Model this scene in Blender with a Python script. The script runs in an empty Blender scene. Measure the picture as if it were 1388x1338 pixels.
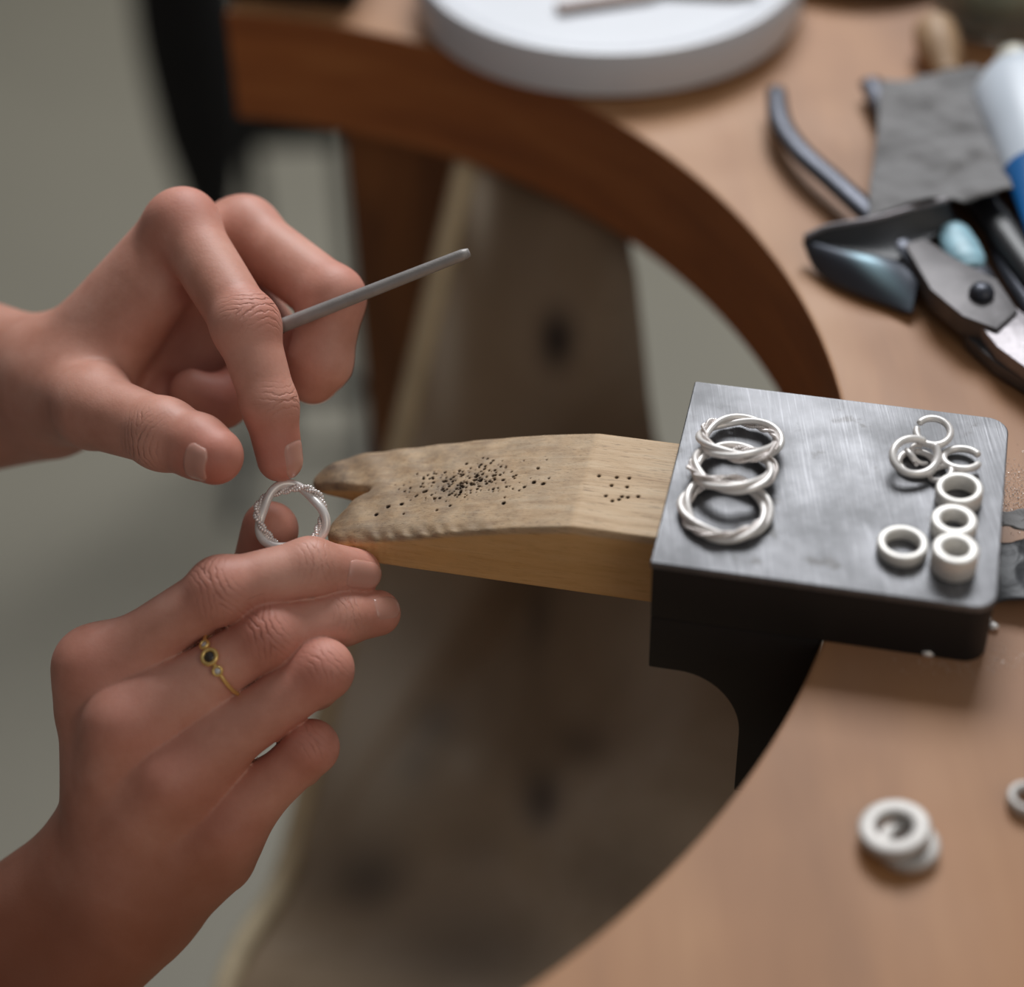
import bpy, bmesh, math, random
import numpy as np
from mathutils import Vector, Matrix, noise
random.seed(7)
rng = np.random.default_rng(7)
SC = bpy.context.scene
COL = SC.collection
MM = 0.001                       # everything below is laid out in millimetres; z = 0 is the bench top

# ------------------------------------------------------------------ camera, world, lights, exposure
W, H, FPX = 1388.0, 1338.0, 2800.0
PITCH, ROLL = math.radians(42), math.radians(-1.5)
CAM = np.array([0.0, 0.0, 422.0])
FW = np.array([0, math.cos(PITCH), -math.sin(PITCH)])
_r = np.array([1.0, 0, 0]); _u = np.cross(_r, FW)
RT = math.cos(ROLL)*_r + math.sin(ROLL)*_u
UP = -math.sin(ROLL)*_r + math.cos(ROLL)*_u
cd = bpy.data.cameras.new('camera'); cam = bpy.data.objects.new('camera', cd); COL.objects.link(cam)
cd.sensor_width = 36; cd.sensor_fit = 'HORIZONTAL'; cd.lens = FPX/W*36
cd.clip_start = 0.02; cd.clip_end = 50
m = Matrix(((RT[0], UP[0], -FW[0]), (RT[1], UP[1], -FW[1]), (RT[2], UP[2], -FW[2]))).to_4x4()
m.translation = Vector(CAM*MM); cam.matrix_world = m
cd.dof.use_dof = True; cd.dof.focus_distance = 0.622; cd.dof.aperture_fstop = 3.4
SC.camera = cam

world = bpy.data.worlds.new('world'); SC.world = world; world.use_nodes = True
bg = world.node_tree.nodes['Background']
bg.inputs[0].default_value = (0.90, 0.95, 1.0, 1); bg.inputs[1].default_value = 0.20

def area(name, loc, target, sx, sy, power, color):
    l = bpy.data.lights.new(name, 'AREA'); l.shape = 'RECTANGLE'; l.size = sx; l.size_y = sy
    l.energy = power; l.color = color
    o = bpy.data.objects.new(name, l); COL.objects.link(o)
    o.location = Vector(loc)*MM
    d = (Vector(target)-Vector(loc)); o.rotation_euler = d.to_track_quat('-Z', 'Y').to_euler()
    return o
area('window_light', (330, 2300, 1750), (60, 500, 0), 1.15, 0.95, 60, (0.96, 0.98, 1.0))
area('warm_fill_light', (1100, -900, 1300), (60, 450, 0), 1.2, 1.2, 6, (1.0, 0.88, 0.72))  # unseen warm fill, added to brighten the sides facing the camera
SC.view_settings.view_transform = 'Standard'; SC.view_settings.look = 'None'
SC.view_settings.gamma = 1.0; SC.view_settings.use_curve_mapping = False
SC.view_settings.exposure = 0.0

# ------------------------------------------------------------------ placing helpers
def pix_dir(px, py): return FW + RT*((px-W/2)/FPX) - UP*((py-H/2)/FPX)
def on_z(px, py, z=0.0):
    d = pix_dir(px, py); return CAM + d*((z-CAM[2])/d[2])
def on_y(px, py, y):
    d = pix_dir(px, py); return CAM + d*(y/d[1])
DREF = 622.0
def at(px, py, d=0.0): return CAM + pix_dir(px, py)*(DREF+d)
# bench frame: origin at the centre of the round cut-out, ex into the bench, ey to the far side
ANG = math.radians(-13.5)
O = np.array([-165.0, 505.0, 0]); EX = np.array([math.cos(ANG), math.sin(ANG), 0]); EY = np.array([-EX[1], EX[0], 0])
def L(x, y, z=0.0): return O + EX*x + EY*y + np.array([0, 0, z])
CUT_R, BENCH_T = 271.0, 50.0

# ------------------------------------------------------------------ materials
def s2l(c):
    return tuple(((v/255)/12.92 if v/255 <= 0.04045 else ((v/255+0.055)/1.055)**2.4) for v in c)
class Mat:
    def __init__(s, name, color=(0.5, 0.5, 0.5), rough=0.5, metal=0.0, **kw):
        s.m = bpy.data.materials.new(name); s.m.use_nodes = True
        s.nt = s.m.node_tree; s.b = s.nt.nodes['Principled BSDF']
        s.b.inputs['Base Color'].default_value = (*color, 1)
        s.b.inputs['Roughness'].default_value = rough; s.b.inputs['Metallic'].default_value = metal
        for k, v in kw.items(): s.b.inputs[k.replace('_', ' ')].default_value = v
    def n(s, t, **kw):
        x = s.nt.nodes.new(t)
        for k, v in kw.items():
            if hasattr(x, k): setattr(x, k, v)
            else: x.inputs[k.replace('_', ' ')].default_value = v
        return x
    def l(s, a, b): s.nt.links.new(a, b)
    def coord(s, scale=(1, 1, 1), rot=(0, 0, 0), attr=None):
        if attr: src = s.n('ShaderNodeAttribute', attribute_name=attr).outputs['Vector']
        else: src = s.n('ShaderNodeTexCoord').outputs['Object']
        mp = s.n('ShaderNodeMapping'); mp.inputs['Scale'].default_value = scale; mp.inputs['Rotation'].default_value = rot
        s.l(src, mp.inputs[0]); return mp.outputs[0]
    def noise(s, vec, scale, detail=4, rough=0.5, dist=0.0):
        t = s.n('ShaderNodeTexNoise'); t.inputs['Scale'].default_value = scale; t.inputs['Detail'].default_value = detail
        t.inputs['Roughness'].default_value = rough; t.inputs['Distortion'].default_value = dist
        s.l(vec, t.inputs['Vector']); return t.outputs['Fac']
    def ramp(s, fac, stops):
        r = s.n('ShaderNodeValToRGB'); e = r.color_ramp.elements
        while len(e) < len(stops): e.new(0.5)
        for i, (p, c) in enumerate(stops):
            e[i].position = p; e[i].color = (*c, 1) if len(c) == 3 else c
        s.l(fac, r.inputs[0]); return r.outputs[0]
    def mix(s, a, b, fac, mode='MIX'):
        x = s.n('ShaderNodeMix', data_type='RGBA', blend_type=mode)
        for v, i in ((fac, 0), (a, 6), (b, 7)):
            if hasattr(v, 'links'): s.l(v, x.inputs[i])
            elif i == 0: x.inputs[0].default_value = v
            else: x.inputs[i].default_value = (*v, 1)
        return x.outputs[2]
    def math(s, op, a, b=None, c=None):
        x = s.n('ShaderNodeMath', operation=op)
        for i, v in enumerate((a, b, c)):
            if v is None: continue
            if hasattr(v, 'links'): s.l(v, x.inputs[i])
            else: x.inputs[i].default_value = v
        return x.outputs[0]
    def color(s, sock): s.l(sock, s.b.inputs['Base Color']); return s
    def roughness(s, sock): s.l(sock, s.b.inputs['Roughness']); return s
    def bump(s, h, strength=0.5, dist=0.0003, prev=None):
        b = s.n('ShaderNodeBump'); b.inputs['Strength'].default_value = strength; b.inputs['Distance'].default_value = dist
        s.l(h, b.inputs['Height'])
        if prev is not None: s.l(prev, b.inputs['Normal'])
        s.l(b.outputs[0], s.b.inputs['Normal']); return b.outputs[0]
    def map_range(s, v, a, b, c=0.0, d=1.0, smooth=True):
        x = s.n('ShaderNodeMapRange'); x.interpolation_type = 'SMOOTHSTEP' if smooth else 'LINEAR'
        s.l(v, x.inputs[0])
        for i, q in enumerate((a, b, c, d)): x.inputs[i+1].default_value = q
        return x.outputs[0]

def mat_simple(name, rgb, rough=0.5, metal=0.0, nscale=60, var=0.15, bump=0.15, bscale=400, bdist=0.0002, **kw):
    c = s2l(rgb); M = Mat(name, c, rough, metal, **kw); v = M.coord()
    M.color(M.ramp(M.noise(v, nscale, 5), [(0.25, tuple(x*(1-var) for x in c)), (0.75, tuple(min(1, x*(1+var)) for x in c))]))
    M.bump(M.noise(v, bscale, 4), bump, bdist)
    return M.m

# bench wood
def wood_bench():
    M = Mat('bench_wood', rough=0.5, Specular_IOR_Level=0.3)
    v = M.coord((26, 3.0, 26), (0, 0, math.radians(6)))
    n1 = M.noise(v, 1.0, 6, 0.6, 0.4)
    base = M.ramp(n1, [(0.25, s2l((144, 98, 60))), (0.5, s2l((170, 120, 78))), (0.78, s2l((190, 142, 98)))])
    big = M.noise(M.coord(), 9, 3)
    c = M.mix(base, s2l((158, 120, 96)), M.map_range(big, 0.4, 0.7, 0, 0.8))
    blot = M.noise(M.coord((1, 1, 1), (1, 2, 3)), 17, 4)
    c = M.mix(c, s2l((136, 84, 46)), M.map_range(blot, 0.58, 0.72, 0, 0.55))
    M.color(c); M.bump(M.noise(v, 8, 5), 0.12, 0.0004)
    M.roughness(M.map_range(big, 0.3, 0.7, 0.42, 0.58))
    return M.m
def wood_dark():
    M = Mat('bench_edge_wood', rough=0.5)
    n = M.noise(M.coord((4, 4, 30)), 3, 6, 0.6, 0.5)
    M.color(M.ramp(n, [(0.25, s2l((134, 74, 34))), (0.55, s2l((164, 98, 48))), (0.8, s2l((180, 116, 64)))]))
    M.bump(n, 0.15, 0.0004)
    return M.m
def wood_panel():
    M = Mat('panel_wood', rough=0.55)
    n = M.noise(M.coord((14, 14, 2)), 3, 5, 0.6, 0.6)
    M.color(M.ramp(n, [(0.3, s2l((112, 68, 34))), (0.6, s2l((142, 90, 46))), (0.8, s2l((156, 104, 58)))]))
    return M.m
MW_TOP, MW_EDGE, MW_PANEL = wood_bench(), wood_dark(), wood_panel()

def pin_wood():
    M = Mat('pin_wood', rough=0.62)
    # object space: metres in the bench frame; grain runs along x
    v = M.coord((3.2, 42, 42))
    g = M.noise(v, 9, 7, 0.65, 0.5)
    base = M.ramp(g, [(0.22, s2l((164, 128, 88))), (0.48, s2l((204, 172, 134))), (0.75, s2l((220, 194, 160)))])
    fine = M.noise(M.coord((10, 150, 150)), 16, 3, 0.7)
    dash = M.map_range(fine, 0.57, 0.68, 0, 0.6)
    c = M.mix(base, s2l((96, 68, 44)), dash)
    # yellower sawn side, its colour lightened in place of fill light
    nrm = M.n('ShaderNodeNewGeometry').outputs['Normal']
    att = M.n('ShaderNodeAttribute', attribute_name='side'); 
    c = M.mix(c, s2l((226, 172, 96)), M.math('MULTIPLY', att.outputs['Fac'], 0.6))
    # handling grime and pits, stored per vertex
    gr = M.n('ShaderNodeAttribute', attribute_name='grime').outputs['Fac']
    gn = M.noise(M.coord(), 160, 5, 0.65)
    c = M.mix(c, s2l((96, 84, 76)), M.math('MULTIPLY', gr, M.map_range(gn, 0.3, 0.7, 0.25, 0.95)))
    pit = M.n('ShaderNodeAttribute', attribute_name='pit').outputs['Fac']
    c = M.mix(c, s2l((48, 34, 28)), pit)
    M.color(c)
    h = M.math('ADD', M.math('MULTIPLY', fine, -0.7), M.math('MULTIPLY', gn, 0.8))
    M.bump(h, 0.45, 0.00035)
    return M.m
M_PIN = pin_wood()

def steel_top():
    M = Mat('ground_steel', (0.3, 0.3, 0.3), 0.4, 0.6)
    v = M.coord((1, 1, 1), (0, 0, math.radians(-8)))
    big = M.noise(v, 38, 5, 0.6)
    c = M.ramp(big, [(0.3, s2l((92, 92, 94))), (0.7, s2l((118, 118, 121)))])
    sp = M.noise(M.coord((1, 1, 1), (3, 1, 2)), 95, 4, 0.6)
    c = M.mix(c, s2l((74, 71, 69)), M.map_range(sp, 0.6, 0.7, 0, 0.6))
    M.color(c)
    s1 = M.noise(M.coord((1500, 45, 1), (0, 0, math.radians(14))), 1, 2)
    s2 = M.noise(M.coord((1300, 60, 1), (0, 0, math.radians(-38))), 1, 2)
    c = M.mix(c, s2l((160, 160, 164)), M.math('MULTIPLY', M.map_range(s1, 0.5, 0.72, 0, 0.3), M.map_range(big, 0.35, 0.6, 0.2, 1))); c = M.mix(c, s2l((84, 83, 84)), M.math('MULTIPLY', M.map_range(s2, 0.55, 0.75, 0, 0.5), M.map_range(sp, 0.4, 0.6, 0, 1)))
    M.color(c)
    M.bump(M.math('ADD', s1, s2), 0.3, 0.00015)
    M.roughness(M.map_range(big, 0.3, 0.7, 0.52, 0.44))
    return M.m
M_STEEL = steel_top()
M_BLACK = mat_simple('black_painted_iron', (15, 14, 15), 0.6, 0, 50, 0.3, 0.35, 900, 0.0002)
M_SILVER = mat_simple('matt_silver', (238, 233, 229), 0.36, 0.3, 300, 0.05, 0.25, 1800, 0.00008)
M_SILVER_B = mat_simple('silver_cable', (244, 236, 232), 0.25, 0.45, 300, 0.05, 0.2, 1800, 0.00005)
M_SILVER_W = mat_simple('frosted_silver', (236, 232, 226), 0.45, 0.25, 300, 0.05, 0.25, 1500, 0.00008)
M_SILVER_D = mat_simple('dull_silver', (192, 187, 182), 0.5, 0.25, 300, 0.08, 0.25, 1500, 0.00008)
M_GOLD = mat_simple('satin_gold', (240, 204, 128), 0.28, 0.6, 300, 0.06, 0.15, 1800, 0.00005)
M_STONE_D = Mat('smoky_stone', s2l((62, 52, 44)), 0.12, 0.0, Coat_Weight=0.5).m
M_STONE_C = Mat('clear_stone', s2l((214, 214, 218)), 0.08, 0.2, Coat_Weight=0.8).m
M_FILE = mat_simple('file_steel', (158, 153, 150), 0.5, 0.35, 200, 0.12, 0.5, 2400, 0.00015)
M_FILETIP = mat_simple('file_tip', (96, 78, 70), 0.6, 0.5, 200, 0.2, 0.4, 2000, 0.0001)
M_TOOL = mat_simple('tool_steel', (92, 89, 90), 0.5, 0.5, 80, 0.25, 0.3, 500, 0.0003)
M_TOOLDARK = mat_simple('dark_tool_steel', (74, 76, 84), 0.4, 0.7, 60, 0.25, 0.3, 500, 0.0003)
M_BLADE = mat_simple('bright_blade_steel', (136, 131, 134), 0.45, 0.55, 70, 0.2, 0.5, 350, 0.0006)
M_RUBBER = mat_simple('dark_rubber', (30, 30, 33), 0.42, 0, 60, 0.2, 0.2, 500)
M_BLUEPAINT = mat_simple('pale_blue_paint', (150, 190, 204), 0.45, 0, 160, 0.25, 0.4, 600, 0.0003)
M_ABR = mat_simple('abrasive_paper', (126, 124, 124), 0.8, 0, 45, 0.16, 0.7, 1400, 0.0004)
M_ABRDARK = mat_simple('abrasive_paper_back', (54, 55, 58), 0.5, 0.1, 45, 0.3, 0.4, 800, 0.0004)
M_DISH = mat_simple('white_dish', (214, 216, 222), 0.32, 0, 20, 0.03, 0.03, 200)
M_TUBEW = mat_simple('white_plastic', (208, 216, 226), 0.35, 0, 30, 0.05, 0.05, 200)
M_BLUE = mat_simple('blue_plastic', (28, 104, 170), 0.35, 0, 30, 0.05, 0.05, 200)
M_HANDLE = mat_simple('pale_handle_wood', (176, 142, 108), 0.55, 0, 40, 0.12, 0.2, 300)
M_BROWNITEM = mat_simple('dull_bronze', (112, 98, 92), 0.45, 0.5, 60, 0.2, 0.2, 300)
M_BLACKMETAL = mat_simple('black_metal', (22, 23, 24), 0.5, 0.1, 20, 0.2, 0.1, 200)
M_FABRIC = mat_simple('black_fabric', (20, 20, 22), 0.9, 0, 20, 0.3, 0.4, 300, 0.001)
M_BIN = mat_simple('grey_bin_plastic', (150, 146, 138), 0.6, 0, 10, 0.08, 0.1, 100)
M_FLOOR = mat_simple('floor_lino', (133, 128, 114), 0.6, 0, 3.0, 0.07, 0.1, 60, 0.0005)
M_WALL = mat_simple('wall_plaster', (176, 172, 160), 0.8, 0, 3.0, 0.04, 0.2, 90, 0.001)
def glass():
    M = Mat('jar_glass', s2l((225, 232, 222)), 0.06, 0.0, Transmission_Weight=0.9, IOR=1.45); return M.m
M_GLASS = glass()
M_CONTENT = mat_simple('grey_pumice', (112, 106, 88), 0.9, 0, 90, 0.3, 0.5, 300, 0.001)
def hide():
    M = Mat('hide', rough=0.85)
    v = M.coord()
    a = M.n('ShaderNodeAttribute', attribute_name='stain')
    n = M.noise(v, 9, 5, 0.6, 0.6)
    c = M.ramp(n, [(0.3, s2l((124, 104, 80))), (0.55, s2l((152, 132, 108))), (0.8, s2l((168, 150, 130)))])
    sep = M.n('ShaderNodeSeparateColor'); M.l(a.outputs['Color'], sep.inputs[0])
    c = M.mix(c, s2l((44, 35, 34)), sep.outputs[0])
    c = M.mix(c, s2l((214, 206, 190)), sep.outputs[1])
    M.color(c); M.bump(M.noise(v, 240, 5), 0.5, 0.0008)
    return M.m
M_HIDE = hide()

def skin():
    M = Mat('skin', rough=0.48, Subsurface_Weight=0.14, Subsurface_Scale=0.002)
    M.b.inputs['Subsurface Radius'].default_value = (1.0, 0.35, 0.18)
    v = M.coord()
    n = M.noise(v, 55, 5, 0.6)
    c = M.ramp(n, [(0.28, s2l((198, 138, 118))), (0.55, s2l((216, 158, 139))), (0.8, s2l((228, 176, 158)))])
    att = M.n('ShaderNodeAttribute', attribute_name='tint')
    sep = M.n('ShaderNodeSeparateColor'); M.l(att.outputs['Color'], sep.inputs[0])
    c = M.mix(c, s2l((196, 100, 84)), M.math('MULTIPLY', sep.outputs[0], 0.62))
    c = M.mix(c, s2l((140, 84, 58)), M.math('MULTIPLY', sep.outputs[1], 0.85))  # wrist and forearm shade mixed into the skin colour
    # knuckle folds: attribute wr = (mm along finger, mm across, mask)
    wr = M.n('ShaderNodeAttribute', attribute_name='wr')
    sx = M.n('ShaderNodeSeparateXYZ'); M.l(wr.outputs['Vector'], sx.inputs[0])
    cmb = M.n('ShaderNodeCombineXYZ')
    dn = M.noise(v, 420, 3)
    s = M.math('ADD', sx.outputs[0], M.math('MULTIPLY', M.math('SUBTRACT', dn, 0.5), 2.4))
    bow = M.math('MULTIPLY', M.math('POWER', M.math('ABSOLUTE', sx.outputs[1]), 2.0), 0.045)
    sg = M.math('SIGN', sx.outputs[0])
    s = M.math('SUBTRACT', s, M.math('MULTIPLY', bow, sg))
    wv = M.math('SINE', M.math('MULTIPLY', s, 3.1))
    wv = M.math('POWER', M.math('MULTIPLY_ADD', wv, 0.5, 0.5), 4.0)
    amp = M.math('MULTIPLY', sx.outputs[2], M.map_range(M.noise(v, 260, 2), 0.35, 0.65, 0.25, 1.0))
    fold = M.math('MULTIPLY', wv, amp)
    c = M.mix(c, s2l((150, 82, 64)), M.math('MULTIPLY', fold, 0.4))
    M.color(c)
    vor = M.n('ShaderNodeTexVoronoi'); vor.inputs['Scale'].default_value = 1100; M.l(v, vor.inputs['Vector'])
    fine = M.math('ADD', M.math('MULTIPLY', vor.outputs['Distance'], 0.5), M.noise(v, 520, 4))
    b1 = M.bump(fine, 0.22, 0.00022)
    b2 = M.bump(M.math('MULTIPLY', fold, -1.0), 0.7, 0.0007, b1)
    M.roughness(M.map_range(n, 0.3, 0.7, 0.5, 0.62))
    return M.m
M_SKIN = skin()
M_NAIL = Mat('nail', s2l((208, 154, 138)), 0.26, 0.0, Subsurface_Weight=0.1, Subsurface_Scale=0.001, Coat_Weight=0.15).m

# ------------------------------------------------------------------ object helpers
def tag(o, label=None, cat=None, group=None, kind=None):
    if label: o['label'] = label
    if cat: o['category'] = cat
    if group: o['group'] = group
    if kind: o['kind'] = kind
    return o
def empty(name, loc, label=None, cat=None, group=None, rz=0.0):
    o = bpy.data.objects.new(name, None); o.empty_display_size = 0.01
    o.location = Vector(loc)*MM; o.rotation_euler = (0, 0, rz); COL.objects.link(o)
    return tag(o, label, cat, group)
def link_mesh(name, me, mat, parent=None, smooth=False, mats=None):
    o = bpy.data.objects.new(name, me); COL.objects.link(o)
    for x in (mats or [mat]): me.materials.append(x)
    if smooth: me.polygons.foreach_set('use_smooth', [True]*len(me.polygons))
    if parent is not None:
        o.parent = parent
    return o
def from_arrays(name, V, F, mat, parent=None, smooth=True, world_to=None, mats=None):
    """V in mm world; if parent, stored relative to the parent's location (parents here are unrotated or given by world_to)."""
    V = np.asarray(V, float)
    if parent is not None:
        V = V - np.array(base_of(parent))/MM
    me = bpy.data.meshes.new(name); me.from_pydata((V*MM).tolist(), [], [list(map(int, f)) for f in F]); me.update()
    return link_mesh(name, me, mat, parent, smooth, mats)
def base_of(o):
    p = Vector(o.location)
    while o.parent is not None:
        o = o.parent; p = p + o.location
    return p
def bm_obj(name, bm, mat, parent=None, smooth=False, mats=None):
    """bm built in mm world coordinates"""
    bmesh.ops.recalc_face_normals(bm, faces=bm.faces)
    off = base_of(parent)/MM if parent is not None else Vector((0, 0, 0))
    for v in bm.verts: v.co = (v.co-off)*MM
    me = bpy.data.meshes.new(name); bm.to_mesh(me); bm.free()
    return link_mesh(name, me, mat, parent, smooth, mats)
def autosmooth(o, ang=35):
    me = o.data
    me.polygons.foreach_set('use_smooth', [True]*len(me.polygons))
    bm = bmesh.new(); bm.from_mesh(me)
    for e in bm.edges:
        if len(e.link_faces) == 2 and e.calc_face_angle(0) > math.radians(ang): e.smooth = False
    bm.to_mesh(me); bm.free(); return o
def prism(bm, pts, z0, z1, frame=None):
    """outline in a plane, extruded; frame(x,y,z)->world"""
    fr = frame or (lambda x, y, z: (x, y, z))
    a = [bm.verts.new(Vector(fr(x, y, z0))) for x, y in pts]; b = [bm.verts.new(Vector(fr(x, y, z1))) for x, y in pts]
    n = len(pts); bm.faces.new(a[::-1]); bm.faces.new(b)
    for i in range(n): bm.faces.new((a[i], a[(i+1) % n], b[(i+1) % n], b[i]))
def bevel(bm, w, seg=2, ang=30):
    bmesh.ops.recalc_face_normals(bm, faces=bm.faces)
    es = [e for e in bm.edges if len(e.link_faces) == 2 and e.calc_face_angle(0) > math.radians(ang)]
    bmesh.ops.bevel(bm, geom=es, offset=w, segments=seg, affect='EDGES', profile=0.6, clamp_overlap=True)
def box_l(bm, x0, x1, y0, y1, z0, z1, frame=L):
    prism(bm, [(x0, y0), (x1, y0), (x1, y1), (x0, y1)], z0, z1, frame)
def tube(path, rad, n=12, closed=False, caps=True, ellipse=1.0):
    P = np.asarray(path, float); N = len(P); R = np.broadcast_to(np.asarray(rad, float), (N,))
    T = (np.roll(P, -1, 0)-np.roll(P, 1, 0)) if closed else np.gradient(P, axis=0)
    T /= np.linalg.norm(T, axis=1)[:, None]
    nrm = np.cross(T[0], [0, 0, 1.0]);
    if np.linalg.norm(nrm) < 1e-3: nrm = np.cross(T[0], [1.0, 0, 0])
    nrm /= np.linalg.norm(nrm); fr = [nrm]
    for i in range(1, N):
        v = fr[-1]-T[i]*np.dot(fr[-1], T[i]); fr.append(v/np.linalg.norm(v))
    fr = np.array(fr)
    if closed:                              # spread the closing twist
        v = fr[-1]-T[0]*np.dot(fr[-1], T[0]); v /= np.linalg.norm(v)
        tw = math.atan2(np.dot(np.cross(v, fr[0]), T[0]), np.dot(v, fr[0]))
        bi = np.cross(T, fr); a = np.linspace(0, tw, N, endpoint=False)[:, None]
        fr = fr*np.cos(a)+bi*np.sin(a)
    bi = np.cross(T, fr); th = np.linspace(0, 2*math.pi, n, endpoint=False)
    V = P[:, None, :]+R[:, None, None]*(fr[:, None, :]*np.cos(th)[None, :, None]+ellipse*bi[:, None, :]*np.sin(th)[None, :, None])
    V = V.reshape(-1, 3); F = []
    for i in range(N if closed else N-1):
        j = (i+1) % N
        for k in range(n):
            l = (k+1) % n; F.append((i*n+k, i*n+l, j*n+l, j*n+k))
    if not closed and caps:
        c0 = len(V); V = np.vstack([V, P[0], P[-1]])
        for k in range(n):
            l = (k+1) % n; F.append((c0, l, k)); F.append((c0+1, (N-1)*n+k, (N-1)*n+l))
    return V, F
def merge(parts):
    Vs, Fs, o = [], [], 0
    for V, F in parts:
        Vs.append(V); Fs += [tuple(i+o for i in f) for f in F]; o += len(V)
    return np.vstack(Vs), Fs
def lathe(profile, n=48, axis_o=(0, 0, 0), ax=None):
    """closed profile of (r,z) revolved; returns V,F"""
    V, F = [], []; m_ = len(profile)
    for i in range(n):
        a = 2*math.pi*i/n
        for r, z in profile: V.append((r*math.cos(a), r*math.sin(a), z))
    for i in range(n):
        j = (i+1) % n
        for k in range(m_):
            l = (k+1) % m_
            if profile[k][0] < 1e-6 and profile[l][0] < 1e-6: continue
            F.append((i*m_+k, j*m_+k, j*m_+l, i*m_+l))
    V = np.array(V, float)
    if ax is not None:
        z = np.asarray(ax, float); z /= np.linalg.norm(z)
        x = np.cross([0, 0, 1.0], z); x = x/np.linalg.norm(x) if np.linalg.norm(x) > 1e-4 else np.array([1.0, 0, 0])
        y = np.cross(z, x); V = V[:, :1]*x+V[:, 1:2]*y+V[:, 2:3]*z
    return V+np.asarray(axis_o, float), F
def weld(o, d=1e-6):
    bm = bmesh.new(); bm.from_mesh(o.data); bmesh.ops.remove_doubles(bm, verts=bm.verts, dist=d)
    bmesh.ops.dissolve_degenerate(bm, edges=bm.edges, dist=1e-7); bmesh.ops.recalc_face_normals(bm, faces=bm.faces)
    bm.to_mesh(o.data); bm.free(); return o

# ------------------------------------------------------------------ implicit surfaces (surface nets)
def cone_d(P, a, b, ra, rb):
    a = np.asarray(a, np.float32); b = np.asarray(b, np.float32); ba = b-a
    pa = P-a; h = np.clip(pa@ba/max(float(ba@ba), 1e-9), 0, 1)
    return np.linalg.norm(pa-h[:, None]*ba, axis=1)-(ra+(rb-ra)*h)
def smin(a, b, k):
    h = np.clip(0.5+0.5*(b-a)/k, 0, 1); return b*(1-h)+a*h-k*h*(1-h)
def surface(fn, lo, hi, step):
    lo = np.asarray(lo, float); C = 5
    n = (np.ceil((np.asarray(hi)-lo)/(step*C)).astype(int))*C
    cc = [lo[i]+step*(np.arange(0, n[i], C)+(C-1)/2) for i in range(3)]
    G = np.stack(np.meshgrid(*cc, indexing='ij'), -1).reshape(-1, 3).astype(np.float32)
    dc = fn(G)
    near = np.abs(dc) < step*C*1.35+0.6
    D = np.repeat(np.repeat(np.repeat(np.where(dc > 0, 9.0, -9.0).reshape([k//C for k in n]), C, 0), C, 1), C, 2).astype(np.float32)
    bl = np.argwhere(near.reshape([k//C for k in n]))
    off = np.stack(np.meshgrid(*[np.arange(C)]*3, indexing='ij'), -1).reshape(-1, 3)
    for s in range(0, len(bl), 3000):
        I = (bl[s:s+3000, None, :]*C+off[None]).reshape(-1, 3)
        D[I[:, 0], I[:, 1], I[:, 2]] = fn((lo+I*step).astype(np.float32))
    S = D < 0
    # cell vertices
    nx, ny, nz = S.shape
    acc = np.zeros((nx-1, ny-1, nz-1, 3), np.float32); cnt = np.zeros((nx-1, ny-1, nz-1), np.float32)
    corners = [(i, j, k) for i in (0, 1) for j in (0, 1) for k in (0, 1)]
    def sub(A, c): return A[c[0]:nx-1+c[0], c[1]:ny-1+c[1], c[2]:nz-1+c[2]]
    for c in corners:
        for ax in range(3):
            if c[ax]: continue
            e = list(c); e[ax] = 1
            a, b = sub(D, c), sub(D, e); x = (a < 0) != (b < 0)
            t = np.where(x, a/np.where(x, a-b, 1), 0)
            for q in range(3):
                acc[..., q] += np.where(x, c[q]+(t if q == ax else 0), 0)
            cnt += x
    act = cnt > 0; idx = -np.ones(act.shape, np.int64); idx[act] = np.arange(act.sum())
    ijk = np.argwhere(act); V = lo+(ijk+acc[act]/cnt[act][:, None])*step
    F = []
    for ax in range(3):
        b1, b2 = [(1, 2), (2, 0), (0, 1)][ax]
        sl0 = [slice(1, -1)]*3; sl1 = [slice(1, -1)]*3
        sl0[ax] = slice(0, -1); sl1[ax] = slice(1, None)
        x0, x1 = S[tuple(sl0)], S[tuple(sl1)]
        for flip, mask in ((False, x0 & ~x1), (True, ~x0 & x1)):
            p = np.argwhere(mask)
            if not len(p): continue
            base = p.copy()
            for q in range(3):
                if q != ax: base[:, q] += 1
            def g(d1, d2):
                r_ = base.copy(); r_[:, b1] += d1; r_[:, b2] += d2; return idx[r_[:, 0], r_[:, 1], r_[:, 2]]
            Q = np.stack([g(-1, -1), g(0, -1), g(0, 0), g(-1, 0)], 1)
            F.append(Q[:, ::-1] if flip else Q)
    F = np.vstack(F); F = F[(F >= 0).all(1)]
    # pull the vertices onto the surface
    for _ in range(1):
        e = 0.15; d0 = fn(V.astype(np.float32))
        g = np.stack([fn((V+np.eye(3)[q]*e).astype(np.float32))-d0 for q in range(3)], 1)/e
        g2 = (g*g).sum(1); V = V-g*(np.clip(d0, -step, step)/np.maximum(g2, 0.2))[:, None]*0.8
    return V, F
def big_mesh(name, V, F, mat, parent, mats=None):
    off = np.array(base_of(parent))/MM if parent is not None else 0
    V = (V-off)*MM
    me = bpy.data.meshes.new(name)
    me.vertices.add(len(V)); me.vertices.foreach_set('co', V.astype(np.float32).ravel())
    me.loops.add(F.size); me.loops.foreach_set('vertex_index', F.astype(np.int32).ravel())
    me.polygons.add(len(F)); me.polygons.foreach_set('loop_start', np.arange(0, F.size, 4, dtype=np.int32))
    me.polygons.foreach_set('loop_total', np.full(len(F), 4, np.int32)); me.polygons.foreach_set('use_smooth', np.ones(len(F), bool))
    me.update(); me.validate()
    return link_mesh(name, me, mat, parent, False, mats)
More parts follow.
